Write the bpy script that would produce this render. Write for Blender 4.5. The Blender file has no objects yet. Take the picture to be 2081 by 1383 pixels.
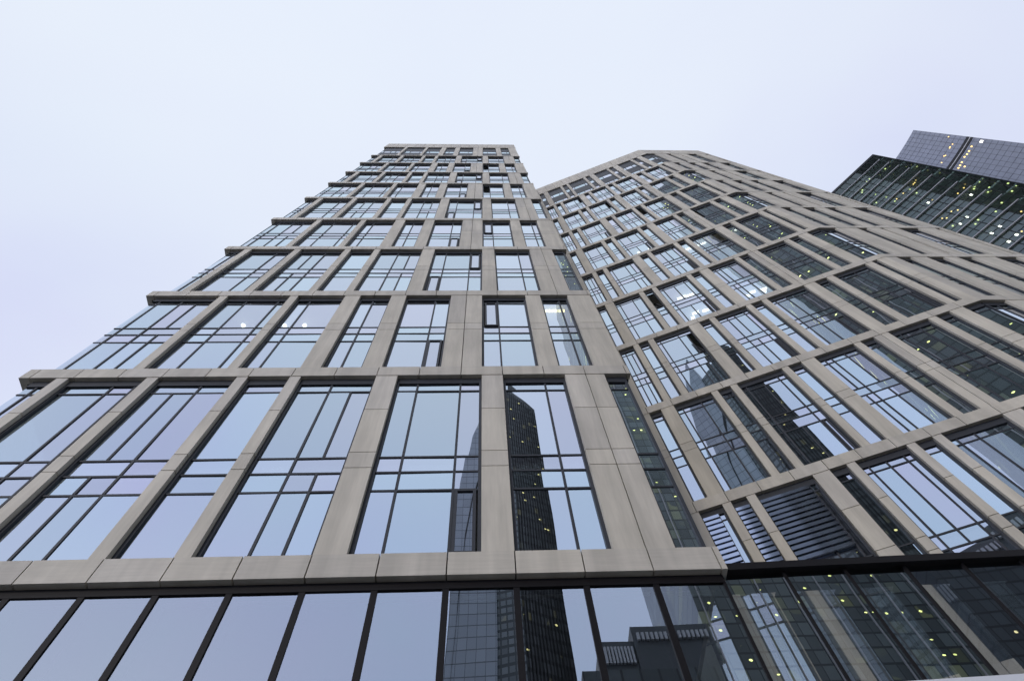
import bpy, math, random
from mathutils import Vector, Matrix
random.seed(7)
S = 1.35          # metres per facade module
ZC = 1.6          # eye height
scene = bpy.context.scene
COL = scene.collection

# ------------------------------------------------------------------ helpers
class MB:
    """collects boxes and prisms; build() links them as ONE mesh object"""
    def __init__(self): self.v = []; self.f = []; self.m = []
    def hexa(self, c, m=0):
        # c[(u,e,h)] corner order: index u*4+e*2+h
        n = len(self.v); self.v += [tuple(p) for p in c]
        for q in ((0,4,5,1),(6,2,3,7),(2,0,1,3),(4,6,7,5),(2,6,4,0),(1,5,7,3)):
            self.f.append(tuple(n+i for i in q)); self.m.append(m)
    def box(self, fac, u0, u1, e0, e1, h0, h1, m=0, tilt=0.0):
        c = []
        for u in (u0,u1):
            for e in (e0,e1):
                for h in (h0,h1):
                    c.append(fac(u, e+tilt*(h-h0), h))
        self.hexa(c, m)
    def prism(self, pts, z0, z1, m=0, ztop=None):
        n = len(self.v); k = len(pts)
        for i,(x,y) in enumerate(pts): self.v.append((x,y,z0))
        for i,(x,y) in enumerate(pts): self.v.append((x,y,ztop[i] if ztop else z1))
        self.f.append(tuple(n+i for i in reversed(range(k)))); self.m.append(m)
        self.f.append(tuple(n+k+i for i in range(k))); self.m.append(m)
        for i in range(k):
            j=(i+1)%k; self.f.append((n+i,n+j,n+k+j,n+k+i)); self.m.append(m)
    def build(self, name, mats, parent=None):
        me = bpy.data.meshes.new(name); me.from_pydata(self.v, [], self.f)
        for mt in (mats if isinstance(mats,(list,tuple)) else [mats]): me.materials.append(mt)
        me.polygons.foreach_set('material_index', self.m); me.update()
        o = bpy.data.objects.new(name, me); COL.objects.link(o)
        if parent is not None: o.parent = parent
        return o
    def merge(self, other):
        n=len(self.v); self.v+=other.v; self.f+=[tuple(n+i for i in q) for q in other.f]; self.m+=other.m

def thing(name, label, cat, group=None):
    o = bpy.data.objects.new(name, None); COL.objects.link(o)
    o['label']=label; o['category']=cat
    if group: o['group']=group
    return o

def interp(tab, h):
    if h<=tab[0][0]: return tab[0][1]
    for (a,x),(b,y) in zip(tab,tab[1:]):
        if h<=b: return x+(y-x)*(h-a)/(b-a)
    return tab[-1][1]

# ------------------------------------------------------------------ materials
def new_mat(name):
    m = bpy.data.materials.new(name); m.use_nodes=True
    nt=m.node_tree
    for n in list(nt.nodes): nt.nodes.remove(n)
    out=nt.nodes.new('ShaderNodeOutputMaterial')
    return m,nt,out
def N(nt,t,**kw):
    n=nt.nodes.new(t)
    for k,v in kw.items(): setattr(n,k,v)
    return n
def math_(nt,op,a,b=None,c=None):
    n=N(nt,'ShaderNodeMath',operation=op)
    for i,x in enumerate((a,b,c)):
        if x is None: continue
        if isinstance(x,(int,float)): n.inputs[i].default_value=x
        else: nt.links.new(x,n.inputs[i])
    return n.outputs[0]
def mix_rgb(nt,fac,a,b,blend='MIX'):
    n=N(nt,'ShaderNodeMix',data_type='RGBA',blend_type=blend)
    for sock,x in ((n.inputs['Factor'],fac),(n.inputs[6],a),(n.inputs[7],b)):
        if isinstance(x,(int,float)): sock.default_value=x
        elif isinstance(x,tuple): sock.default_value=(*x,1) if len(x)==3 else x
        else: nt.links.new(x,sock)
    return n.outputs[2]

def plain(name, col, rough=0.5, metal=0.0, var=0.15, scale=3.0, spec=0.5):
    m,nt,out=new_mat(name)
    b=N(nt,'ShaderNodeBsdfPrincipled')
    g=N(nt,'ShaderNodeNewGeometry'); no=N(nt,'ShaderNodeTexNoise'); no.inputs['Scale'].default_value=scale; no.inputs['Detail'].default_value=4
    nt.links.new(g.outputs['Position'],no.inputs['Vector'])
    k=math_(nt,'MULTIPLY_ADD',no.outputs['Fac'],2*var,1-var)
    c=N(nt,'ShaderNodeVectorMath',operation='SCALE'); c.inputs[0].default_value=col; nt.links.new(k,c.inputs['Scale'])
    nt.links.new(c.outputs[0],b.inputs['Base Color'])
    b.inputs['Roughness'].default_value=rough; b.inputs['Metallic'].default_value=metal
    b.inputs['Specular IOR Level'].default_value=spec
    nt.links.new(b.outputs[0],out.inputs['Surface'])
    return m

def stone(name, stretch):
    m,nt,out=new_mat(name)
    b=N(nt,'ShaderNodeBsdfPrincipled')
    g=N(nt,'ShaderNodeNewGeometry')
    mp=N(nt,'ShaderNodeMapping'); mp.inputs['Scale'].default_value=stretch
    nt.links.new(g.outputs['Position'],mp.inputs['Vector'])
    fine=N(nt,'ShaderNodeTexNoise'); fine.inputs['Scale'].default_value=1.0; fine.inputs['Detail'].default_value=5; fine.inputs['Roughness'].default_value=.65
    nt.links.new(mp.outputs[0],fine.inputs['Vector'])
    big=N(nt,'ShaderNodeTexNoise'); big.inputs['Scale'].default_value=.55; big.inputs['Detail'].default_value=3
    nt.links.new(g.outputs['Position'],big.inputs['Vector'])
    isl=g.outputs['Random Per Island']
    k=math_(nt,'MULTIPLY_ADD',fine.outputs['Fac'],.30,.85)
    k2=math_(nt,'MULTIPLY_ADD',big.outputs['Fac'],.36,.82)
    k3=math_(nt,'MULTIPLY_ADD',isl,.16,.92)
    ms=N(nt,'ShaderNodeMapping'); ms.inputs['Scale'].default_value=(2.6,2.6,.22); nt.links.new(g.outputs['Position'],ms.inputs['Vector'])
    st=N(nt,'ShaderNodeTexNoise'); st.inputs['Scale'].default_value=1.0; st.inputs['Detail'].default_value=3; nt.links.new(ms.outputs[0],st.inputs['Vector'])
    sr=N(nt,'ShaderNodeMapRange'); sr.inputs['From Min'].default_value=.38; sr.inputs['From Max'].default_value=.62; sr.inputs['To Min'].default_value=.86; sr.inputs['To Max'].default_value=1.03
    nt.links.new(st.outputs['Fac'],sr.inputs['Value'])
    k=math_(nt,'MULTIPLY',math_(nt,'MULTIPLY',math_(nt,'MULTIPLY',k,k2),k3),sr.outputs[0])
    base=mix_rgb(nt,math_(nt,'FRACT',math_(nt,'MULTIPLY',isl,17.3)),(.50,.46,.383),(.485,.45,.39))
    c=N(nt,'ShaderNodeVectorMath',operation='SCALE'); nt.links.new(base,c.inputs[0]); nt.links.new(k,c.inputs['Scale'])
    nt.links.new(c.outputs[0],b.inputs['Base Color'])
    b.inputs['Roughness'].default_value=.62; b.inputs['Specular IOR Level'].default_value=.35
    bp=N(nt,'ShaderNodeBump'); bp.inputs['Strength'].default_value=.12; bp.inputs['Distance'].default_value=.01
    nt.links.new(fine.outputs['Fac'],bp.inputs['Height']); nt.links.new(bp.outputs[0],b.inputs['Normal'])
    nt.links.new(b.outputs[0],out.inputs['Surface'])
    return m

def glass(name, base=.60, gain=.38, tint=(.84,.91,1.0), trans=(.50,.57,.59), rough=0.0):
    m,nt,out=new_mat(name)
    lw=N(nt,'ShaderNodeLayerWeight'); lw.inputs['Blend'].default_value=.5
    g=N(nt,'ShaderNodeNewGeometry')
    f=math_(nt,'MULTIPLY_ADD',math_(nt,'POWER',lw.outputs['Facing'],1.8),gain,base)
    f=math_(nt,'MULTIPLY',f,math_(nt,'SUBTRACT',1.0,g.outputs['Backfacing']))      # coating on one face of the pane
    tcol=mix_rgb(nt,g.outputs['Backfacing'],trans,(1,1,1))
    gl=N(nt,'ShaderNodeBsdfGlossy')
    gl.inputs['Roughness'].default_value=rough
    isl=g.outputs['Random Per Island']
    v=math_(nt,'MULTIPLY_ADD',isl,.18,.84)
    tc=mix_rgb(nt,math_(nt,'FRACT',math_(nt,'MULTIPLY',isl,7.7)),(tint[0]*.94,tint[1]*1.02,tint[2]*.99),(tint[0]*1.05,tint[1]*.985,tint[2]))
    c=N(nt,'ShaderNodeVectorMath',operation='SCALE'); nt.links.new(tc,c.inputs[0]); nt.links.new(v,c.inputs['Scale'])
    nt.links.new(c.outputs[0],gl.inputs['Color'])
    # float glass is never quite flat: long soft waves
    wv=N(nt,'ShaderNodeTexNoise'); wv.inputs['Scale'].default_value=.35; wv.inputs['Detail'].default_value=1
    nt.links.new(g.outputs['Position'],wv.inputs['Vector'])
    bp=N(nt,'ShaderNodeBump'); bp.inputs['Strength'].default_value=.22; bp.inputs['Distance'].default_value=.02
    nt.links.new(wv.outputs['Fac'],bp.inputs['Height']); nt.links.new(bp.outputs[0],gl.inputs['Normal'])
    tr=N(nt,'ShaderNodeBsdfTransparent'); nt.links.new(tcol,tr.inputs['Color'])
    mx=N(nt,'ShaderNodeMixShader'); nt.links.new(f,mx.inputs[0]); nt.links.new(tr.outputs[0],mx.inputs[1]); nt.links.new(gl.outputs[0],mx.inputs[2])
    nt.links.new(mx.outputs[0],out.inputs['Surface'])
    return m

def lamp(name,col,strength):
    m,nt,out=new_mat(name); e=N(nt,'ShaderNodeEmission'); e.inputs['Color'].default_value=(*col,1); e.inputs['Strength'].default_value=strength
    nt.links.new(e.outputs[0],out.inputs['Surface']); return m

def tower_skin(name, base, cell_w, cell_h, frame, lit_amt, lit_col, lit_str, axis=(1,0,0), rough=.22, var=.5, cell_off=0.0):
    """curtain wall: panes and frame lines from position, a few rooms lit"""
    m,nt,out=new_mat(name)
    g=N(nt,'ShaderNodeNewGeometry')
    dot=N(nt,'ShaderNodeVectorMath',operation='DOT_PRODUCT'); nt.links.new(g.outputs['Position'],dot.inputs[0]); dot.inputs[1].default_value=axis
    sep=N(nt,'ShaderNodeSeparateXYZ'); nt.links.new(g.outputs['Position'],sep.inputs[0])
    a=math_(nt,'DIVIDE',dot.outputs['Value'],cell_w); b=math_(nt,'DIVIDE',sep.outputs['Z'],cell_h)
    fa=math_(nt,'FRACT',a); fb=math_(nt,'FRACT',b)
    ca=math_(nt,'FLOOR',a); cb=math_(nt,'FLOOR',b)
    comb=N(nt,'ShaderNodeCombineXYZ'); nt.links.new(ca,comb.inputs[0]); nt.links.new(cb,comb.inputs[1]); comb.inputs[2].default_value=cell_off
    wn=N(nt,'ShaderNodeTexWhiteNoise',noise_dimensions='3D'); nt.links.new(comb.outputs[0],wn.inputs['Vector'])
    sc=N(nt,'ShaderNodeSeparateColor'); nt.links.new(wn.outputs['Color'],sc.inputs[0])
    fr=math_(nt,'MAXIMUM',math_(nt,'LESS_THAN',fa,frame),math_(nt,'LESS_THAN',fb,frame*1.6))
    k=math_(nt,'MULTIPLY_ADD',sc.outputs[0],var,1-var/2)
    c=N(nt,'ShaderNodeVectorMath',operation='SCALE'); c.inputs[0].default_value=base; nt.links.new(k,c.inputs['Scale'])
    colr=mix_rgb(nt,fr,c.outputs[0],(base[0]*.35,base[1]*.35,base[2]*.35))
    p=N(nt,'ShaderNodeBsdfPrincipled'); nt.links.new(colr,p.inputs['Base Color']); p.inputs['Roughness'].default_value=rough
    p.inputs['Specular IOR Level'].default_value=.4
    # lit lamps: a small spot inside some cells
    cx=math_(nt,'MULTIPLY_ADD',sc.outputs[1],.5,.25); cy=.62
    dx=math_(nt,'MULTIPLY',math_(nt,'SUBTRACT',fa,cx),math_(nt,'MULTIPLY_ADD',sc.outputs[2],cell_w*.6,cell_w*.4)); dy=math_(nt,'MULTIPLY',math_(nt,'SUBTRACT',fb,cy),cell_h)
    r2=math_(nt,'ADD',math_(nt,'MULTIPLY',dx,dx),math_(nt,'MULTIPLY',dy,dy))
    spot=math_(nt,'LESS_THAN',r2,math_(nt,'MULTIPLY_ADD',sc.outputs[2],.09,.015))
    big=N(nt,'ShaderNodeTexNoise'); big.inputs['Scale'].default_value=.09; nt.links.new(g.outputs['Position'],big.inputs['Vector'])
    thr=math_(nt,'MULTIPLY',math_(nt,'SUBTRACT',big.outputs['Fac'],.32),lit_amt*4)
    on=math_(nt,'LESS_THAN',wn.outputs['Value'],thr)
    room=math_(nt,'LESS_THAN',sc.outputs[1],math_(nt,'MULTIPLY',thr,1.3))
    lit=math_(nt,'MULTIPLY',math_(nt,'MULTIPLY',spot,on),math_(nt,'MULTIPLY_ADD',sc.outputs[0],lit_str*1.2,lit_str*.3))
    lit=math_(nt,'ADD',lit,math_(nt,'MULTIPLY',room,math_(nt,'MULTIPLY',math_(nt,'SUBTRACT',1.0,fr),math_(nt,'MULTIPLY',sc.outputs[2],.09))))
    p.inputs['Emission Color'].default_value=(*lit_col,1); nt.links.new(lit,p.inputs['Emission Strength'])
    nt.links.new(p.outputs[0],out.inputs['Surface'])
    return m

STONE_V = stone('stone_cladding_vertical_grain',(14,14,1.2))
STONE_H = stone('stone_cladding_horizontal_grain',(1.2,14,14))
DARK    = plain('dark_anodised_metal',(.012,.013,.015),.45,spec=.25)
FRAME   = plain('window_frame_metal',(.034,.037,.044),.5,0,spec=.25)
PODFRM  = plain('black_podium_metal',(.010,.009,.010),.5,spec=.12)
SLABM   = plain('white_office_ceiling',(.50,.49,.46),.8)
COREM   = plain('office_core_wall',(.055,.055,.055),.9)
ROOFM   = plain('roof_membrane',(.2,.2,.2),.9)
LOUV    = plain('louvre_blade_metal',(.42,.46,.54),.06,.95,.06)
GLASS   = glass('coated_window_glass')
PODGL   = glass('podium_glass',.44,.48,(.84,.91,1.0),(.80,.84,.84))
WHITE_L = lamp('cool_white_lamp',(1,.96,.85),7)
YEL_L   = lamp('warm_strip_lamp',(1,.80,.30),9)
GREEN_L = lamp('green_yellow_lamp',(.82,.92,.36),2.2)
WARM_L  = lamp('warm_lamp',(1,.66,.22),3.0)
CANOPY  = plain('pale_canopy_metal',(.62,.64,.68),.4,.0,.05)
PAVING  = plain('granite_paving',(.11,.108,.105),.8,0,.2,.8)

# ------------------------------------------------------------------ camera
R = Vector((0.9990069741,-0.0119113754,-0.0429323277)); U = Vector((0.0054556177,-0.9236452447,0.3832097312)); F = Vector((0.0442187954,0.3830634164,0.9226630572))
cam_d=bpy.data.cameras.new('camera'); cam=bpy.data.objects.new('camera',cam_d); COL.objects.link(cam)
cam.matrix_world=Matrix(((R.x,U.x,-F.x,0),(R.y,U.y,-F.y,0),(R.z,U.z,-F.z,ZC),(0,0,0,1)))
cam_d.sensor_width=36; cam_d.lens=36*1281.143/2081; cam_d.clip_start=.1; cam_d.clip_end=6000
scene.camera=cam

# ------------------------------------------------------------------ facades (u = module along the wall, e = depth behind its face, h = height, all in modules)
X0=-6.5605; D=6.5543
TPA=[(0,1),(20,1),(26,.978),(32,.970),(43,.958),(70.6,.928)]
def W(x,y,h): return (x*S,y*S,h*S+ZC)
def facA(u,e,h): return W(X0+6.9+(u-6.9)*interp(TPA,h), D+e, h)
BO=Vector((5.8955,11.0823)); BD=Vector((0.93326182,-0.35919685)); BM=.93527; NB=Vector((0.35919685,0.93326182))
TPB=[(0,1),(32,1),(48,.99),(70,.979)]
EU=12.75
NC=Vector((0,1)); MIT=(NB+NC)/(1+NB.dot(NC))
def cornerB(h): 
    k=interp(TPB,h); return BO+BD*(BM*((EU+5)*k-5))
def facB(u,e,h):
    if abs(u-EU)<1e-6: p=cornerB(h)+MIT*e
    else: p=BO+BD*(BM*((u+5)*interp(TPB,h)-5))+NB*e
    return W(p.x,p.y,h)
def facC(u,e,h):
    c=cornerB(h)
    p=c+MIT*e if abs(u)<1e-6 else c+Vector((u,e))
    return W(p.x,p.y,h)

def pier(fac,u0,u1,h0,h1,joints,parent,split=None):
    b=MB(); g=.010
    hs=[h0]+[j for j in joints if h0<j<h1]+[h1]
    us=[u0]+([split] if split else [])+[u1]
    for a,c in zip(hs,hs[1:]):
        for x,y in zip(us,us[1:]):
            b.box(fac,x+(g if x!=u0 else 0),y-(g if y!=u1 else 0),0,.105,a+g,c-g,0)
    b.box(fac,u0+.004 if u0 else 0,(u1-.004) if abs(u1-EU)>1e-6 else u1,.1051,.2,h0,h1,1)
    return b,[STONE_V,DARK],'pier',parent

def window(fac,u0,u1,h0,h1,rows,mulls,parent,sashes=(),head=.24,louvre=None,dark_rows=(),left=True):
    """rows: transom heights; mulls: (u, rows it crosses or None); sashes: (u0,u1,row,open)"""
    f=MB(); p=MB(); kids=[]
    fw=.062 if u1-u0>.3 else .03
    if left: f.box(fac,u0,u0+fw,.095,.20,h0,h1)
    if abs(u1-EU)>1e-6: f.box(fac,u1-fw,u1,.095,.20,h0,h1)
    f.box(fac,u0+fw,u1-fw,.098,.20,h1-head,h1); f.box(fac,u0+fw,u1-fw,.10,.19,h0,h0+.05)
    tr=[h0+.05]+sorted(rows)+[h1-head]
    for t in rows: f.box(fac,u0+fw,u1-fw,.121,.19,t-.023,t+.023)
    nrow=len(tr)-1
    for r in range(nrow):
        a,c=tr[r],tr[r+1]
        ms=[m for m,rs in mulls if (rs is None or r in rs)]
        for m in ms: f.box(fac,m-.023,m+.023,.117,.192,a+(.026 if r else 0),c-(.026 if r<nrow-1 else 0))
        edges=[u0+fw]+sorted(ms)+[u1-fw]
        for x,y in zip(edges,edges[1:]):
            if r in dark_rows:
                f.box(fac,x,y,.118,.15,a,c); continue
            s=[s for s in sashes if s[2]==r and abs((s[0]+s[1])/2-(x+y)/2)<.2]
            if s:
                sb=MB(); t=.30 if s[0][3] else 0.0
                x0,x1,a0,c0=x+.03,y-.03,a+.03,c-.03; w=.055; e0=.085
                H=a0
                def bb(ua,ub,ha,hb,ea,eb,m):
                    sb.hexa([fac(u,e+t*(h-H),h) for u in (ua,ub) for e in (ea,eb) for h in (ha,hb)],m)
                bb(x0,x0+w,a0,c0,e0,e0+.1,0); bb(x1-w,x1,a0,c0,e0,e0+.1,0)
                bb(x0+w,x1-w,a0,a0+w,e0,e0+.1,0); bb(x0+w,x1-w,c0-w,c0,e0,e0+.1,0)
                bb(x0+w,x1-w,a0+w,c0-w,.115,.13,1)
                kids.append((sb,[FRAME,GLASS],'opening_sash'))
                continue
            de=random.uniform(-.003,.003); tl=random.uniform(-.0045,.0045); sk=random.uniform(-.006,.006)
            p.hexa([fac(u,e+de+tl*(h-(a+c)/2)*(2.5/max(2.5,c-a))+sk*(u-(x+y)/2),h) for u in (x,y) for e in (.137,.151) for h in (a,c)],0)
    if p.v: kids.append((p,GLASS,'pane'))
    if louvre:
        l=MB(); h0=max(h0,11.45); n=int((h1-.25-h0)/.185)
        for i in range(n):
            z=h0+.1+i*.185
            l.box(fac,louvre[0],louvre[1],.04,.085,z,z+.115,0)
        kids.append((l,LOUV,'louvre'))
    return f,FRAME,'window',parent,kids

def centre(b):
    n=len(b.v); return Vector((sum(v[0] for v in b.v)/n,sum(v[1] for v in b.v)/n,sum(v[2] for v in b.v)/n))
def px_size(b):
    xs=[];ys=[]
    for v in b.v:
        w=Vector(v)-Vector((0,0,ZC)); z=w.dot(F)
        if z<=.1: return 0
        xs.append(w.dot(R)/z); ys.append(w.dot(U)/z)
    x0,x1=max(min(xs),-.82),min(max(xs),.82); y0,y1=max(min(ys),-.545),min(max(ys),.545)
    return max(0,x1-x0)*max(0,y1-y0)

def emit(items, limit=96):
    """link the parts; past the limit the smallest in view become one part"""
    items=sorted(items,key=lambda t:-px_size(t[0]))
    for t in items[:limit]:
        o=t[0].build(t[2],t[1],t[3])
        for k in (t[4] if len(t)>4 else []): k[0].build(k[2],k[1],o)
    rest=items[limit:]
    if rest:
        b=MB()
        for t in rest: b.merge(t[0])
        o=b.build(rest[0][2],rest[0][1],rest[0][3]); o['kind']='stuff'
        by={}
        for t in rest:
            for k in (t[4] if len(t)>4 else []): by.setdefault(k[2],[k[1],MB()])[1].merge(k[0])
        for n,(mt,kb) in by.items():
            ko=kb.build(n,mt,o); ko['kind']='stuff'

# ------------------------------------------------------------------ the slab tower (A)
tower=thing('office_tower','beige stone-grid slab tower filling the centre and left, its roof highest of the stone-clad ones','office tower')
LAt=[7.529,14.118,20.125,26.098,31.932,37.952,43.684,49.077,54.652,60.016]
LAb=[7.064,13.655,19.66,25.66,31.50,37.53,43.27,48.68,54.26,59.64,67.1]
TOPA=70.6
HI=(0,1,3)
A_odd=[(-4.0,-3.37,[(-3.7,None)]),(-3.1,-1.32,[(-2.0,None),(-1.5,None)]),(-1.06,.75,[(-.5,HI),(0,None)]),(1.0,1.98,[]),(2.23,4.0,[(3.0,None),(3.5,HI)]),(4.5,6.5,[(5.0,None),(6.0,None)]),(7.0,8.5,[(8.0,None)]),(9.45,9.98,[])]
A_even=[(-4.0,-1.9,[(-3.7,None),(-3.0,None),(-2.5,HI)]),(-1.65,.33,[(-1.0,None),(0,None)]),(.58,2.08,[(1.0,None)]),(2.57,3.57,[(3.0,None)]),(4.05,5.5,[(5.0,None)]),(6.5,7.92,[(7.0,None)]),(8.4,9.3,[(9.0,None)])]
PA_odd=[(-3.37,-3.1),(-1.32,-1.06),(.75,1.0),(1.98,2.23),(4.0,4.5),(6.5,7.0),(8.5,9.45)]
PA_even=[(-1.9,-1.65),(.33,.58),(2.08,2.57),(3.57,4.05),(5.5,6.5),(7.92,8.4),(9.3,10.05)]
wins=[];piers=[]
for k in range(10):
    band=k+1; h0,h1=LAt[k],LAb[k+1]; odd=band%2==1
    hh=LAt[k+1] if k<9 else None
    if band==1: rows=[9.27,9.83,10.33,13.07]; jo=[9.811,10.33,12.0]
    elif band==2: rows=[16.10,16.65,17.14,19.17]; jo=[16.645,17.135]
    elif band==10: rows=[h0+1.2,h0+3.1,h0+4.4]; jo=[h0+1.6,h0+3.7]
    else:
        q=(LAt[k+1]-LAt[k])/5.9; rows=[h0+2.0*q,h0+2.5*q,h0+3.0*q,h1-.42]; jo=[h0+2.5*q,h0+3.0*q]
    for (a,b,ms) in (A_odd if odd else A_even):
        sash=[]
        if odd and abs(a-4.5)<.01: sash=[(6.0,6.5,0,0)] if band==1 else [(4.5,5.0,0,0),(6.0,6.5,3,0)]
        if not odd and abs(a-4.05)<.01: sash=[(5.0,5.5,0,1 if band==8 else 0)]
        if not odd and abs(a-6.5)<.01: sash=[(6.5,7.0,3,1 if band in (6,8) else 0)]
        if band==2 and a<-4: sash=[(-3.0,-2.5,3,1)]
        dr=()
        if band==10: sash=[]; dr=(1,3)
        wins.append(window(facA,a,b,h0,h1,rows,ms if band<10 else [(m,None) for m,_ in ms],tower,sash,dark_rows=dr,left=a>-3.9))
    for (a,b) in (PA_odd if odd else PA_even):
        sp=9.0 if (odd and a>8) else (6.0 if (not odd and abs(a-5.5)<.01) else None)
        piers.append(pier(facA,a,b,h0,h1,jo,tower,sp))
emit(wins); emit(piers)
AL,AR=-4.24,10.09
for k in range(11):
    b=MB(); g=.010
    z0=LAb[k]; z1=LAt[k] if k<10 else TOPA
    cuts=[AL]+[i for i in range(-4,11) if AL+.1<i<AR-.05]+[AR]
    for x,y in zip(cuts,cuts[1:]): b.box(facA,x+(g if x!=AL else 0),y-(g if y!=AR else 0),-.012,.15,z0,z1,0)
    b.box(facA,AL,AL+.15,.151,5.0,z0,z1,0)          # return along the left flank
    b.box(facA,AL+.151,AR-.02,.151,.24,z0+.002,z1-.002,1)
    b.build('parapet' if k==10 else 'ledge',[STONE_H,DARK],tower)
for k in range(10):
    hs=[(LAb[k]+.05,LAt[k]-.05)]
    mid=[9.85,16.67][k] if k<2 else LAt[k]+2.5*((LAt[k+1]-LAt[k])/5.9 if k<9 else 1)
    hs.append((mid+.02,mid+.42))
    for a,c in hs:
        b=MB(); b.box(facA,-3.9,9.9,.26,4.9,a,c); b.build('floor_slab',SLABM,tower)
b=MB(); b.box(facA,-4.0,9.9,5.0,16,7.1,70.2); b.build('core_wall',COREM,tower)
b=MB(); b.box(facA,-4.015,-4.0,.14,4.98,7.6,67.0); b.build('side_glazing',GLASS,tower)
b=MB(); b.box(facA,9.91,9.99,.26,16,7.1,70.0); b.build('side_wall',STONE_V,tower)
b=MB(); b.box(facA,-4.0,9.9,.36,4.99,69.9,70.1); b.build('roof',ROOFM,tower)
for (u,e,h,w) in [(-1.27,.96,19.5,.15),(.06,.97,19.5,.15),(.70,.97,19.5,.15)]:
    # hanging globe lamp
    b=MB(); r=.075
    c=Vector(facA(u,e,h))
    n=len(b.v); SEG,RING=12,7
    b.v.append((c.x,c.y,c.z-r*S)); 
    for i in range(1,RING):
        t=-math.pi/2+math.pi*i/RING
        for j in range(SEG):
            p=2*math.pi*j/SEG; b.v.append((c.x+r*S*math.cos(t)*math.cos(p),c.y+r*S*math.cos(t)*math.sin(p),c.z+r*S*math.sin(t)))
    b.v.append((c.x,c.y,c.z+r*S)); top=len(b.v)-1
    for j in range(SEG):
        b.f.append((0,1+(j+1)%SEG,1+j)); b.m.append(0)
        for i in range(RING-2):
            o0=1+i*SEG; b.f.append((o0+j,o0+(j+1)%SEG,o0+SEG+(j+1)%SEG,o0+SEG+j)); b.m.append(0)
        o0=1+(RING-2)*SEG; b.f.append((o0+j,o0+(j+1)%SEG,top)); b.m.append(0)
    b.build('globe_lamp',WHITE_L,tower)
for (u0,u1) in ((8.52,8.98),(9.02,9.22)):
    b=MB(); b.box(facA,u0,u1,.45,.53,19.46,19.52); b.build('strip_light',YEL_L,tower)

# ------------------------------------------------------------------ the angled tower (B and its front face C)
wing=thing('office_tower','beige stone-grid tower on the right, its wall folding at a corner, louvres low down','office tower')
LBt=[8.0,14.6,20.2,25.85,31.5,37.1,42.65,48.2,53.75,59.2]
TOPB=69.8; PARB=66.3
LBb=[x-.44 for x in LBt]+[PARB]
B_odd=[(-2.3,-.3,[(-1.6,None),(-.9,None)]),(.05,.77,[(.30,None),(.55,HI)]),(1.03,1.5,[]),(1.77,3.5,[(2.0,None),(2.85,None),(3.2,(0,3))]),(4.0,4.5,[]),(4.75,6.25,[(5.2,None),(5.55,(0,1,3,4)),(6.0,None)]),(6.5,7.0,[]),(7.25,9.0,[(7.5,None),(8.0,None),(8.55,(0,1,3))]),(9.5,10.05,[]),(10.35,11.85,[(10.62,None),(11.2,None),(11.55,(0,3))]),(12.15,12.4,[])]
B_even=[(-2.3,-.25,[(-1.6,None),(-.9,None)]),(.03,.5,[]),(1.0,2.5,[(1.27,None),(2.0,None)]),(2.75,3.25,[]),(3.5,5.25,[(3.75,None),(4.35,(0,3)),(4.95,None)]),(5.5,6.0,[]),(6.5,8.0,[(6.76,(0,1,3,4)),(7.0,None),(7.5,(0,1,3,4))]),(8.25,8.75,[]),(9.29,10.78,[(9.58,None),(10.3,None)]),(11.05,11.57,[]),(12.05,EU,[])]
PB_odd=[(-.3,.05),(.77,1.03),(1.5,1.77),(3.5,4.0),(4.5,4.75),(6.25,6.5),(7.0,7.25),(9.0,9.5),(10.05,10.35),(11.85,12.15),(12.4,EU)]
PB_even=[(-.25,.03),(.5,1.0),(2.5,2.75),(3.25,3.5),(5.25,5.5),(6.0,6.5),(8.0,8.25),(8.75,9.29),(10.78,11.05),(11.57,12.05)]
C_odd=[(.5,1.14),(1.83,2.58),(3.17,3.84),(4.86,5.8)]
C_even=[(0,.83),(1.95,2.48),(3.15,3.35),(4.07,5.17),(6.03,6.3)]
PC_odd=[(0,.5),(1.14,1.83),(2.58,3.17),(3.84,4.86),(5.8,6.5)]
PC_even=[(.83,1.95),(2.48,3.15),(3.35,4.07),(5.17,6.03),(6.3,6.5)]
open_sash={(3,3),(4,3),(6,8),(7,6),(5,7),(8,4),(9,3)}
wins=[];piers=[]
bands=[(0,-1.1,LBb[0])]+[(k+1,LBt[k],LBb[k+1]) for k in range(10)]
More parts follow.
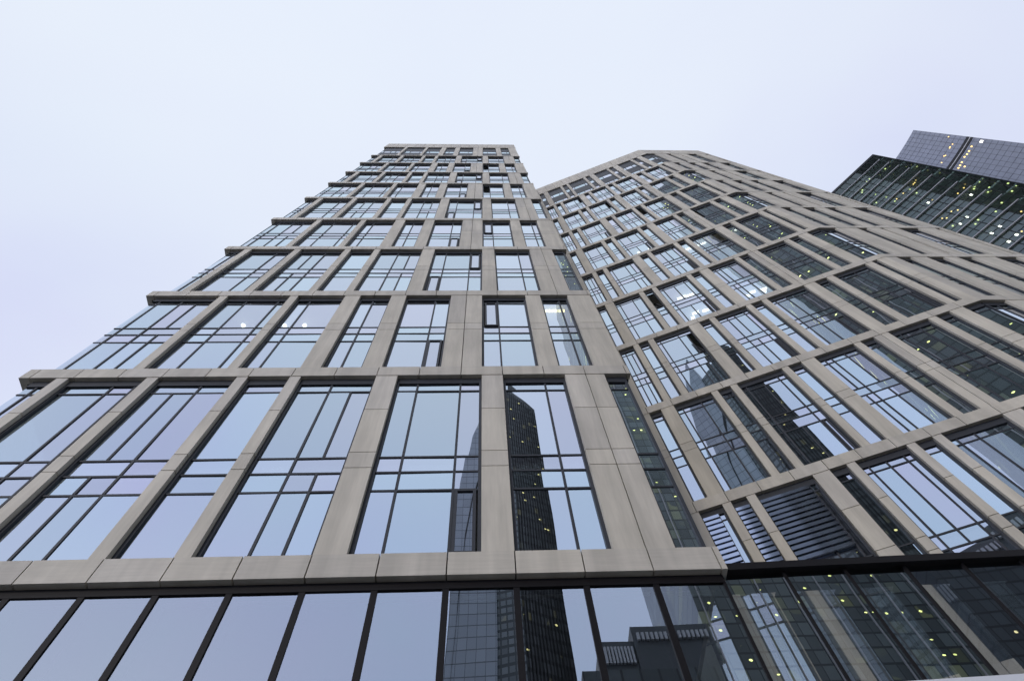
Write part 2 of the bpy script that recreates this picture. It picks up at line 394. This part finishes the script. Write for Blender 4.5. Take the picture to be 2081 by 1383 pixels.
for band,h0,h1 in bands:
    odd=band%2==1
    if band==0: rows=[3.0,3.5,4.0]; jo=[3.0,3.5,5.5]
    elif band==1: rows=[10.2,10.73,11.18,13.68]; jo=[10.73,11.15,12.63]
    elif band==10: rows=[h0+1.35,h0+3.6,h0+4.8]; jo=[h0+1.6,h0+3.7]
    else: rows=[h0+1.85,h0+2.36,h0+2.78,h1-.5]; jo=[h0+2.36,h0+2.78]
    for i,(a,b,ms) in enumerate(B_odd if odd else B_even):
        if band==1 and abs(a-4.75)<.01: ms=[(5.0,None),(5.5,(0,2,3,4)),(6.0,None)]
        if band==1 and abs(a-7.25)<.01: ms=[(7.5,None),(8.0,None)]
        lv=None
        if band==1:
            if abs(a-.05)<.01: lv=(.08,.54); ms=[(.30,None),(.55,None)]
            if abs(a-1.03)<.01: lv=(1.06,1.47)
            if abs(a-1.77)<.01: lv=(1.80,3.25); ms=[(2.04,None),(2.75,None),(3.27,None)]
        sash=[]
        if 1<band<10:
            if (band,i) in open_sash:
                e_=[a+.032]+sorted(m for m,r in ms if r is None or 3 in r)+[b-.032]
                j=min(range(len(e_)-1),key=lambda q:e_[q+1]-e_[q] if e_[q+1]-e_[q]>.25 else 9)
                sash=[(e_[j],e_[j+1],3,1)]
            elif len(ms)>2 and random.random()<.6:
                e_=[a+.032]+sorted(m for m,r in ms if r is None or 0 in r)+[b-.032]
                j=len(e_)-2
                sash=[(e_[j],e_[j+1],0,0)]
        wins.append(window(facB,a,b,h0,h1,rows,ms,wing,sash,louvre=lv,dark_rows=(1,3) if band==10 else ()))
    for i,(a,b) in enumerate(PB_odd if odd else PB_even):
        if odd and b==EU:
            p1=pier(facB,a,b,h0,h1,jo,wing); p2=pier(facC,0,.5,h0,h1,jo,wing); p1[0].merge(p2[0]); piers.append(p1)
        else: piers.append(pier(facB,a,b,h0,h1,jo,wing,9.03 if (not odd and abs(a-8.75)<.01) else None))
    for i,(a,b) in enumerate(C_odd if odd else C_even):
        ms=[((a+b)/2,None)] if b-a>.75 else []
        wins.append(window(facC,a,b,h0,h1,rows,ms,wing,dark_rows=(1,3) if band==10 else ()))
    for (a,b) in (PC_odd[1:] if odd else PC_even): piers.append(pier(facC,a,b,h0,h1,jo,wing))
emit(wins); emit(piers)
for k in range(11):
    z0=LBb[k]; z1=LBt[k] if k<10 else TOPB
    b=MB(); g=.010
    cuts=[-2.5]+list(range(-2,13))+[EU]
    for x,y in zip(cuts,cuts[1:]): b.box(facB,x+(g if x>-2.5 else 0),y-(g if y!=EU else 0),-.012,.15,z0,z1,0)
    b.box(facB,-2.5,EU,.151,.24,z0+.002,z1-.002,1)
    cuts=[0,1,2,3,4,5,6,6.5]
    for x,y in zip(cuts,cuts[1:]): b.box(facC,x+(g if x>0 else 0),y-(g if y<6.5 else 0),-.012,.15,z0,z1,0)
    b.box(facC,0,6.48,.151,.24,z0+.002,z1-.002,1)
    b.box(facC,6.35,6.5,.151,6,z0,z1,0)
    b.build('parapet' if k==10 else 'ledge',[STONE_H,DARK],wing)
for k in range(10):
    hs=[(LBb[k]+.05,LBt[k]-.05)]
    mid=10.73 if k==0 else LBt[k]+2.37
    hs.append((mid+.02,mid+.40))
    for a,c in hs:
        b=MB(); b.box(facB,-2.4,EU,.26,4.9,a,c); b.box(facC,0,6.4,.26,4.9,a,c); b.build('floor_slab',SLABM,wing)
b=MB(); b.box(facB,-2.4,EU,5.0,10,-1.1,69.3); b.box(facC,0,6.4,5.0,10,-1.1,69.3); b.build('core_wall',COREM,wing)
b=MB(); b.box(facB,-2.5,-2.41,.35,10,-1.1,69.4); b.build('side_wall',STONE_V,wing)
b=MB(); b.box(facC,6.41,6.47,.35,10,-1.1,69.4); b.build('side_wall',STONE_V,wing)
b=MB(); b.box(facB,-2.4,EU,.36,4.99,69.1,69.3); b.box(facC,0,6.4,.36,4.99,69.1,69.3); b.build('roof',ROOFM,wing)
for (u,e,h,w) in [(4.68,1.03,30.98,.5),(5.16,1.06,30.98,.5),(4.37,.97,28.09,.2),(4.56,.77,28.09,.35),(5.12,.82,28.09,.4),(7.32,.84,28.09,.2),(7.58,.74,28.09,.3),(8.13,.79,28.09,.35),(8.15,.93,28.09,.2),(5.27,.65,39.34,.25),(4.48,.68,39.34,.25),(7.07,.62,36.58,.45),(7.65,.63,36.58,.3),(8.08,.62,36.58,.35),(5.44,.93,44.89,.25),(10.37,.52,36.58,.4)]:
    b=MB(); b.box(facB,u-w/2,u+w/2,e-.06,e+.06,h-.05,h); b.build('strip_light',WHITE_L,wing)

# ------------------------------------------------------------------ glass entrance hall under and beside the towers
hall=thing('glass_hall','dark glass entrance hall with black mullions running along the bottom edge','entrance hall')
def topH(u): return 6.92 if u<10.0 else 7.08+.035*(u-10)
ml=[float(i) for i in range(-9,11)]+[10.95,11.89,12.82,13.74,14.67]+[15.6+.93*i for i in range(14)]
for i,u in enumerate(ml):
    b=MB()
    if u<9.5: b.box(facA,u-.045,u+.045,.100,.40,-1.19,6.96)
    else: b.box(facA,u-.022,u+.022,.105,.62,-1.19,topH(u)+.03)
    b.build('mullion',PODFRM,hall)
for u,v in zip(ml,ml[1:]):
    b=MB(); g=.045 if u<9 else .024
    b.box(facA,u+g,v-(.045 if v<9.5 else .024),.120,.134,-1.19,topH((u+v)/2),0,tilt=random.uniform(-.0010,.0010)); b.build('pane',PODGL,hall)
b=MB(); b.box(facA,-9,10.0,.095,.24,6.91,7.058); b.build('head_beam',PODFRM,hall)
b=MB()
def facF(u,e,h): return facA(u,e,h+.035*(u-10))
b.box(facF,10.02,28,.02,.5,7.07,7.20); b.build('fascia',PODFRM,hall)
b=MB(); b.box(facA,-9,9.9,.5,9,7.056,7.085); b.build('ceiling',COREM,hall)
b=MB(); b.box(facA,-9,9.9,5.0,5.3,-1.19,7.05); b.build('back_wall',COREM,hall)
b=MB(); b.box(facA,-9,29,.64,12,-1.185,-1.16); b.build('floor',PAVING,hall)
b=MB(); b.box(facF,11.3,28,.02,.117,4.6,5.13); b.build('canopy',CANOPY,hall)

# ------------------------------------------------------------------ finned tower at the right edge
phi=math.radians(-42); R0=60.; az=math.radians(80.4)
E0=Vector((R0*math.sin(az),R0*math.cos(az))); DV=Vector((math.sin(phi),math.cos(phi))); ND=Vector((DV.y,-DV.x))
if ND.dot(E0)<0: ND=-ND
def facD(u,e,h):       # u from the near vertical edge towards the back-left; e inward
    p=E0+DV*u+ND*e; return W(p.x,p.y,h)
def facDm(u,e,h): return facD(-u,e,h)      # mirrored so that u,e,h stays right-handed
fin_t=thing('finned_glass_tower','dark green glass tower with pale horizontal fins and yellow-green lamps, at the right edge','glass tower')
DG=glass('dark_green_glass',.12,.10,(.75,.85,.85),(.62,.72,.68))
DINT=plain('dim_room_wall',(.22,.245,.24),.9,0,.5,.25)
DCEIL=plain('dim_room_ceiling',(.40,.42,.40),.9,0,.6,.2)
FIN=plain('pale_grey_fin',(.46,.45,.45),.5,.0,.08)
Dm=-28.
for i in range(-4,20):
    if i<0: continue
    h=94.0-2.515*i
    b=MB(); st=.62+.118*i
    b.box(facDm,-27.5,-st,-.20,0,h-.075,h+.075); b.build('fin',FIN,fin_t)
b=MB(); b.box(facDm,-28,0,.0,.03,0,96.5); b.build('glazing',DG,fin_t)
b=MB()
x=-28.
while x<-.05:
    b.box(facDm,x-.03,x+.03,-.05,.0-.001,0,96.6); x+=1.02
b.box(facDm,-28,.05,-.06,.06,96.3,96.9); b.box(facDm,-.04,.05,-.06,.06,0,96.29)
i=0
for i in range(0,38):
    h=94.0-2.515*i
    b.box(facDm,-28,-.05,-.03,-.002,h-1.29,h-1.23)
b.build('grid_frame',DARK,fin_t)
for i in range(0,20):
    h=94.0-2.515*i
    b=MB(); b.box(facDm,-27.9,-.1,.05,3.4,h-.15,h+.15); b.build('floor_slab',DCEIL,fin_t)
b=MB(); b.box(facDm,-28,0,3.5,20,-1.19,96.3); b.build('core_wall',DINT,fin_t)
b=MB(); b.box(facDm,-27.95,-.05,.04,3.49,96.0,96.28); b.build('roof',DARK,fin_t)
b=MB(); b.box(facDm,-.1,-.02,.05,3.49,-1.19,96.3); b.build('side_wall',DARK,fin_t)
DL=[(2.59,72.86,2),(5.38,70.15,2),(6.43,70.01,2),(5.37,65.17,2),(6.39,65.18,2),(5.75,62.44,2),(6.72,62.4,2),(4.97,77.55,2),(4.47,77.41,1),(4.65,83.09,1),(5.66,83.14,1),(2.78,83.14,1),(2.42,83.41,1),(3.02,83.11,1),(3.85,82.79,0),(2.06,86.72,0),(4.65,88.98,0),(3.88,92.2,0),(4.41,92.15,0),(6.18,90.75,0),(5.83,91.16,0),(7.01,85.95,0),(6.76,88.95,0),(5.88,87.79,0),(6.04,83.02,0),(6.81,79.2,0),(5.83,85.32,0),(.39,85.81,0),(1.75,91.27,0),(.49,91.57,0),(2.81,74.86,1),(1.93,74.9,1),(1.42,75.29,1),(1.76,73.4,0),(1.44,73.63,0),(.74,73.78,0),(.32,73.83,0),(1.17,71.65,0),(1.77,71.16,0),(.49,71.45,0),(.2,69.94,0),(.34,68.68,0),(1.03,68.42,0),(2.66,68.04,0),(3.84,67.55,0),(3.12,64.78,1),(4.87,72.32,1),(3.95,71.59,0),(5.25,72.95,1),(6.2,72.58,1),(6.42,73.12,1),(6.22,74.04,0),(6.67,74.05,1),(5.94,76.47,0),(4.59,78.95,0),(4.99,78.97,0),(4.1,80.99,0),(5.34,68.44,0),(5.9,68.2,0),(6.9,70.66,0),(5.25,62.33,1)]
for (u,h,k) in DL:
    b=MB(); w,hh=((.07,.10),(.06,.08),(.09,.17))[k]
    b.box(facDm,-u-w,-u+w,.06,.12,h-hh,h+hh); b.build('room_lamp',(GREEN_L,WARM_L,WHITE_L)[k],fin_t)

# ------------------------------------------------------------------ far blue tower behind it
blue=thing('curved_glass_tower','lilac-blue glass tower with a dark band and lit rooms, top right corner','glass tower')
R1=130.; az1=math.radians(84.35); ph1=math.radians(-18)
E1=Vector((R1*math.sin(az1),R1*math.cos(az1)))
def pathE(s):      # gently convex wall
    a=ph1+math.radians(-.9)*s*.5
    return E1+Vector((math.sin(a),math.cos(a)))*s
def facE(u,e,h):
    s=-u; p=pathE(s); a=ph1; n=Vector((math.cos(a),-math.sin(a)))
    p=p+n*e; return W(p.x,p.y,h)
EGL=plain('blue_tower_pane',(.21,.222,.272),.3,0,.22,.35)
EGL2=plain('blue_tower_lower_pane',(.195,.208,.25),.3,0,.22,.35)
def tower_bands(name,h0,h1,mat,dz,du):
    b=MB()
    z=h0
    while z<h1-.05:
        z2=min(z+dz,h1)
        u=-16.0
        while u<-.01:
            b.box(facE,u+.055,min(u+du,0)-.035,random.uniform(-.015,.015),.3,z+.06,z2-.06); u+=du
        z=z2
    b.build(name,mat,blue)
tower_bands('upper_glazing',171.3,194,EGL,2.1,1.25); tower_bands('lower_glazing',120,168.9,EGL2,2.1,1.25)
def stripE(b,e0,e1,h0,h1):
    for i in range(16): b.box(facE,-16+i,-15+i,e0,e1,h0,h1)
b=MB(); stripE(b,.05,.6,120,194.1)
k2=MB(); stripE(k2,-.03,.049,168.95,169.9); stripE(k2,-.03,.049,170.2,171.25); k2.build('dark_band',DARK,blue)
b.build('grid_frame',plain('blue_tower_frame',(.07,.072,.095),.5),blue)
b=MB(); stripE(b,.61,26,-1.19,194); b.build('core_wall',COREM,blue)
b=MB(); stripE(b,-.02,.04,169.91,170.19); b.build('plant_floor_band',FIN,blue)
EL=[(.69,177.93,0),(2.46,174.8,0),(3.25,175.06,0),(3.56,175.0,0),(5.68,174.75,0),(5.9,175.12,0),(7.72,174.38,0),(.81,165.34,2),(2.37,167.6,1),(3.59,167.47,1),(4.46,167.46,1),(5.24,167.7,1),(6.7,167.38,1),(7.56,167.21,1),(8.3,167.13,1),(7.65,165.4,1)]
for (u,h,k) in EL:
    b=MB(); w,hh=((.10,.2),(.16,.26),(.25,.45))[k]
    b.box(facE,-u-w,-u+w,-.06,-.02,h-hh,h+hh); b.build('room_lamp',WHITE_L if k==2 else WARM_L,blue)

# ------------------------------------------------------------------ towers across the square (seen mirrored in the glass)
def xy(x,y): return (x*S,y*S)
slab=thing('dark_slab_tower','dark slab tower with a slanting roof, mirrored in the lower windows of the centre tower','glass tower')
SK1=tower_skin('slab_tower_wall',(.085,.088,.09),1.1,3.4,.2,.05,(1,.88,.35),5,rough=.3,var=.9)
b=MB(); b.prism([xy(6.6,-73),xy(6.6,-98),xy(14.8,-98),xy(14.8,-76.6)],0,0,0,ztop=[172*S+ZC,172*S+ZC,164*S+ZC,164*S+ZC]); b.f=[tuple(reversed(q)) for q in b.f]
b.build('wall',SK1,slab)
b=MB(); 
for i in range(14):
    x=6.9+i*.6
    b.prism([xy(x,-73.2-(x-6.6)*.44),xy(x+.1,-73.2-(x+.1-6.6)*.44),xy(x+.1,-72.75-(x-6.6)*.44),xy(x,-72.75-(x-6.6)*.44)],0,(171-(x-6.6)*.97)*S)
b.build('facade_rib',DARK,slab)
blade=thing('sail_tower','pale grey sail-shaped tower, mirrored left of the dark slab in the lower windows','glass tower')
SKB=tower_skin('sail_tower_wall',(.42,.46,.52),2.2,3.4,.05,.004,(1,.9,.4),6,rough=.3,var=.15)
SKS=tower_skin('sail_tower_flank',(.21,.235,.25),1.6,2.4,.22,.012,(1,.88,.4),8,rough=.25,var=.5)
prof=[(-6.6,0),(-6.6,100),(-6.6,115),(-6.3,124),(-5.4,135),(-3.9,147),(-1.0,160),(1.6,168)]
bm=MB()
n=len(prof)
for y in (-74,-92):
    for (x,z) in prof: bm.v.append((x*S,y*S,z*S))
    for (x,z) in prof: bm.v.append((1.9*S,y*S,z*S))
def sid(s,i,k): return s*2*n+k*n+i
for i in range(n-1):
    bm.f.append((sid(0,i,1),sid(0,i,0),sid(0,i+1,0),sid(0,i+1,1))); bm.m.append(0)
    bm.f.append((sid(1,i,0),sid(1,i,1),sid(1,i+1,1),sid(1,i+1,0))); bm.m.append(0)
    bm.f.append((sid(0,i,0),sid(1,i,0),sid(1,i+1,0),sid(0,i+1,0))); bm.m.append(0)
    bm.f.append((sid(1,i,1),sid(0,i,1),sid(0,i+1,1),sid(1,i+1,1))); bm.m.append(0)
bm.f.append((sid(0,n-1,0),sid(1,n-1,0),sid(1,n-1,1),sid(0,n-1,1))); bm.m.append(0)
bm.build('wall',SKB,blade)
b=MB(); b.prism([xy(1.91,-74.5),xy(1.91,-92),xy(6.55,-92),xy(6.55,-73.5)],0,158*S); b.f=[tuple(reversed(q)) for q in b.f]
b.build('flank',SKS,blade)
bm=MB()     # dark curved joint line on the sail
arc=[(-5.6,60),(-5.2,85),(-4.2,105),(-2.6,120),(-.6,131),(1.7,138)]
for (x,z),(x2,z2) in zip(arc,arc[1:]):
    bm.v+= [(x*S,-73.9*S,z*S),(x2*S,-73.9*S,z2*S),(x2*S,-73.9*S,(z2+2.2)*S),(x*S,-73.9*S,(z+2.2)*S),(x*S,-74*S,z*S),(x2*S,-74*S,z2*S),(x2*S,-74*S,(z2+2.2)*S),(x*S,-74*S,(z+2.2)*S)]
    k=len(bm.v)-8
    bm.f+=[(k+1,k,k+3,k+2),(k,k+1,k+5,k+4),(k+3,k+7,k+6,k+2)]; bm.m+=[0,0,0]
bm.build('joint_line',DARK,blade)
lit=thing('lit_glass_tower','very tall dark glass tower with rows of yellow-green lamps, mirrored in the angled wall','glass tower')
SK2=tower_skin('lit_tower_wall',(.115,.135,.13),2.4,3.5,.09,.22,(.88,.92,.28),7,rough=.18,var=.9)
b=MB(); b.prism([xy(32.2,-61),xy(36,-95),xy(66,-95),xy(70,-61)],0,285*S); b.f=[tuple(reversed(q)) for q in b.f]
b.build('wall',SK2,lit)
b=MB()
for i in range(8):
    x=33.2+i*5.0
    b.prism([xy(x,-61.02),xy(x+.16,-61.02),xy(x+.16,-60.75),xy(x,-60.75)],0,285*S)
b.build('facade_rib',FIN,lit)
b=MB(); b.prism([xy(34,-63),xy(37,-93),xy(64,-93),xy(67,-63)],285*S+.01,289*S); b.f=[tuple(reversed(q)) for q in b.f]; b.build('roof_crown',DARK,lit)
far_b=thing('grey_glass_tower','grey glass tower beyond a strip of sky, mirrored at the right end of the hall','glass tower')
SK4=tower_skin('grey_tower_wall',(.06,.07,.075),2.4,3.4,.10,.02,(1,.85,.4),6,rough=.3,cell_off=3)
b=MB(); b.prism([xy(73.5,-61),xy(79,-90),xy(120,-90),xy(120,-55)],0,95*S); b.f=[tuple(reversed(q)) for q in b.f]; b.build('wall',SK4,far_b)
b=MB(); b.prism([xy(78,-64),xy(82,-86),xy(110,-86),xy(112,-62)],95*S+.01,98*S); b.f=[tuple(reversed(q)) for q in b.f]; b.build('roof_plant',DARK,far_b)
low=thing('stepped_office_block','lower dark office block with a railed flat roof, mirrored in the hall glass','office block')
SK3=tower_skin('office_block_wall',(.10,.115,.12),2.2,3.2,.12,.012,(1,.9,.4),6,rough=.3)
b=MB(); b.prism([xy(8.2,-33.2),xy(8.2,-46),xy(20.6,-46),xy(20.6,-33.2)],0,39.8*S); b.f=[tuple(reversed(q)) for q in b.f]; b.build('wall',SK3,low)
ROOFG=plain('roof_plant_panel',(.10,.11,.12),.5)
b=MB(); b.prism([xy(10.2,-33.6),xy(10.2,-45),xy(13.3,-45),xy(13.3,-33.6)],39.85*S,43.2*S); b.prism([xy(13.31,-33.3),xy(13.31,-45),xy(20.6,-45),xy(20.6,-33.3)],39.85*S,44.6*S); b.f=[tuple(reversed(q)) for q in b.f]; b.build('roof_plant',ROOFG,low)
b=MB()
for i in range(9):
    x=10.5+i*.3; b.prism([xy(x,-33.3),xy(x,-33.55),xy(x+.18,-33.55),xy(x+.18,-33.3)],40.6*S,42.4*S)
for i in range(16):
    x=13.7+i*.42; b.prism([xy(x,-33.0),xy(x,-33.25),xy(x+.24,-33.25),xy(x+.24,-33.0)],42.9*S,43.7*S)
b.f=[tuple(reversed(q)) for q in b.f]; b.build('roof_grille',plain('pale_grille',(.62,.63,.66),.5),low)

# ------------------------------------------------------------------ ground
b=MB(); b.prism([(-1500,-1500),(1500,-1500),(1500,1500),(-1500,1500)],-1,0); g=b.build('ground',PAVING); g['kind']='structure'

# ------------------------------------------------------------------ sky and light
SUN_EL=math.radians(22); SUN_AZ=math.radians(208)      # veiled low sun, left and behind the viewer (azimuth from +Y towards +X)
world=bpy.data.worlds.new('World'); scene.world=world; world.use_nodes=True
nt=world.node_tree
for n_ in list(nt.nodes): nt.nodes.remove(n_)
out=N(nt,'ShaderNodeOutputWorld'); bg=N(nt,'ShaderNodeBackground'); bg.inputs['Strength'].default_value=.10
sky=N(nt,'ShaderNodeTexSky'); sky.sky_type='NISHITA'; sky.sun_disc=False; sky.sun_elevation=SUN_EL; sky.sun_rotation=SUN_AZ; sky.dust_density=3
tc=N(nt,'ShaderNodeTexCoord')
no=N(nt,'ShaderNodeTexNoise'); no.inputs['Scale'].default_value=1.6; no.inputs['Detail'].default_value=3; no.inputs['Roughness'].default_value=.5; no.inputs['Distortion'].default_value=.4
nt.links.new(tc.outputs['Generated'],no.inputs['Vector'])
rmp=N(nt,'ShaderNodeMapRange'); rmp.inputs['From Min'].default_value=.32; rmp.inputs['From Max'].default_value=.68; nt.links.new(no.outputs['Fac'],rmp.inputs['Value'])
no2=N(nt,'ShaderNodeTexNoise'); no2.inputs['Scale'].default_value=3.3; no2.inputs['Detail'].default_value=5; no2.inputs['Roughness'].default_value=.55; no2.inputs['Distortion'].default_value=.5
mp2=N(nt,'ShaderNodeMapping'); mp2.inputs['Location'].default_value=(3.1,1.7,.4); nt.links.new(tc.outputs['Generated'],mp2.inputs['Vector']); nt.links.new(mp2.outputs[0],no2.inputs['Vector'])
rmp2=N(nt,'ShaderNodeMapRange'); rmp2.inputs['From Min'].default_value=.30; rmp2.inputs['From Max'].default_value=.70; nt.links.new(no2.outputs['Fac'],rmp2.inputs['Value'])
cl0=mix_rgb(nt,rmp.outputs[0],(7.0,7.3,10.0),(8.7,9.3,10.4))
cl=mix_rgb(nt,math_(nt,'MULTIPLY',rmp2.outputs[0],.5),cl0,(8.0,9.0,10.3))
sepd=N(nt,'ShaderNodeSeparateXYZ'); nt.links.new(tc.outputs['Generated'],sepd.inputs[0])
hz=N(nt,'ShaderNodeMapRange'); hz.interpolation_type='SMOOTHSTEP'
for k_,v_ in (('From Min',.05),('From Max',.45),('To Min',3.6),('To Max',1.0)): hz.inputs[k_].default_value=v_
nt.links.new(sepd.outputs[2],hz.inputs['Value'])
# low-sky rim behind and left of the viewer, added to light the facades
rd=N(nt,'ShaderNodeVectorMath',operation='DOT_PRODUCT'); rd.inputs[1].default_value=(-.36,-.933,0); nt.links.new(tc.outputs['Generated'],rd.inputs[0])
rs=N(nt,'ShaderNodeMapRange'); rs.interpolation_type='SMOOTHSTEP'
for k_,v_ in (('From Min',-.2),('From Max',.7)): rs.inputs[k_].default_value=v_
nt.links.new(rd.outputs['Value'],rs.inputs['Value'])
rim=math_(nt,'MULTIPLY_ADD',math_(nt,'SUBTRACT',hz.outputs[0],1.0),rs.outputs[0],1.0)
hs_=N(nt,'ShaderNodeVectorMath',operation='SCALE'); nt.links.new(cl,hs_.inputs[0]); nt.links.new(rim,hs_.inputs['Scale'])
# clouds behind the viewer are bluer
bk=N(nt,'ShaderNodeMapRange'); bk.interpolation_type='SMOOTHSTEP'
for k_,v_ in (('From Min',.15),('From Max',.95),('To Min',0.0),('To Max',.62)): bk.inputs[k_].default_value=v_
nt.links.new(math_(nt,'MULTIPLY',sepd.outputs[1],-1.0),bk.inputs['Value'])
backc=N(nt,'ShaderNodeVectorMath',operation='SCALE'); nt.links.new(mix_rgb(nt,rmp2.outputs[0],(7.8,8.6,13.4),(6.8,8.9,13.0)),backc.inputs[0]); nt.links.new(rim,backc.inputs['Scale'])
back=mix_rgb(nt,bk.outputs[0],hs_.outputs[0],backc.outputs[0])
# thin bright patch where the cloud is thinnest, almost overhead
gd=N(nt,'ShaderNodeVectorMath',operation='DOT_PRODUCT'); gd.inputs[1].default_value=Vector((-.03,-.05,1)).normalized()
nt.links.new(tc.outputs['Generated'],gd.inputs[0])
gl_=N(nt,'ShaderNodeMapRange'); gl_.interpolation_type='SMOOTHSTEP'
for k_,v_ in (('From Min',.78),('From Max',1.0),('To Min',0.0),('To Max',.80)): gl_.inputs[k_].default_value=v_
nt.links.new(gd.outputs['Value'],gl_.inputs['Value'])
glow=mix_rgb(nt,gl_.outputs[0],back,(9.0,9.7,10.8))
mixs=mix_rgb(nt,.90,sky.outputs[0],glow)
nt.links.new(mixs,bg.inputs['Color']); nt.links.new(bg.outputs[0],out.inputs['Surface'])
sd=bpy.data.lights.new('sun','SUN'); sd.energy=.85; sd.angle=math.radians(10); sd.color=(1,.91,.77)
so=bpy.data.objects.new('sun',sd); COL.objects.link(so)
sv=Vector((math.sin(SUN_AZ)*math.cos(SUN_EL),math.cos(SUN_AZ)*math.cos(SUN_EL),math.sin(SUN_EL)))
so.rotation_euler=sv.to_track_quat('Z','Y').to_euler()

scene.view_settings.view_transform='Standard'; scene.view_settings.look='None'; scene.view_settings.exposure=0; scene.view_settings.gamma=1
scene.render.engine='CYCLES'
cy=scene.cycles; cy.max_bounces=8; cy.transparent_max_bounces=12; cy.glossy_bounces=4; cy.diffuse_bounces=3
cy.use_denoising=True; cy.sample_clamp_indirect=4
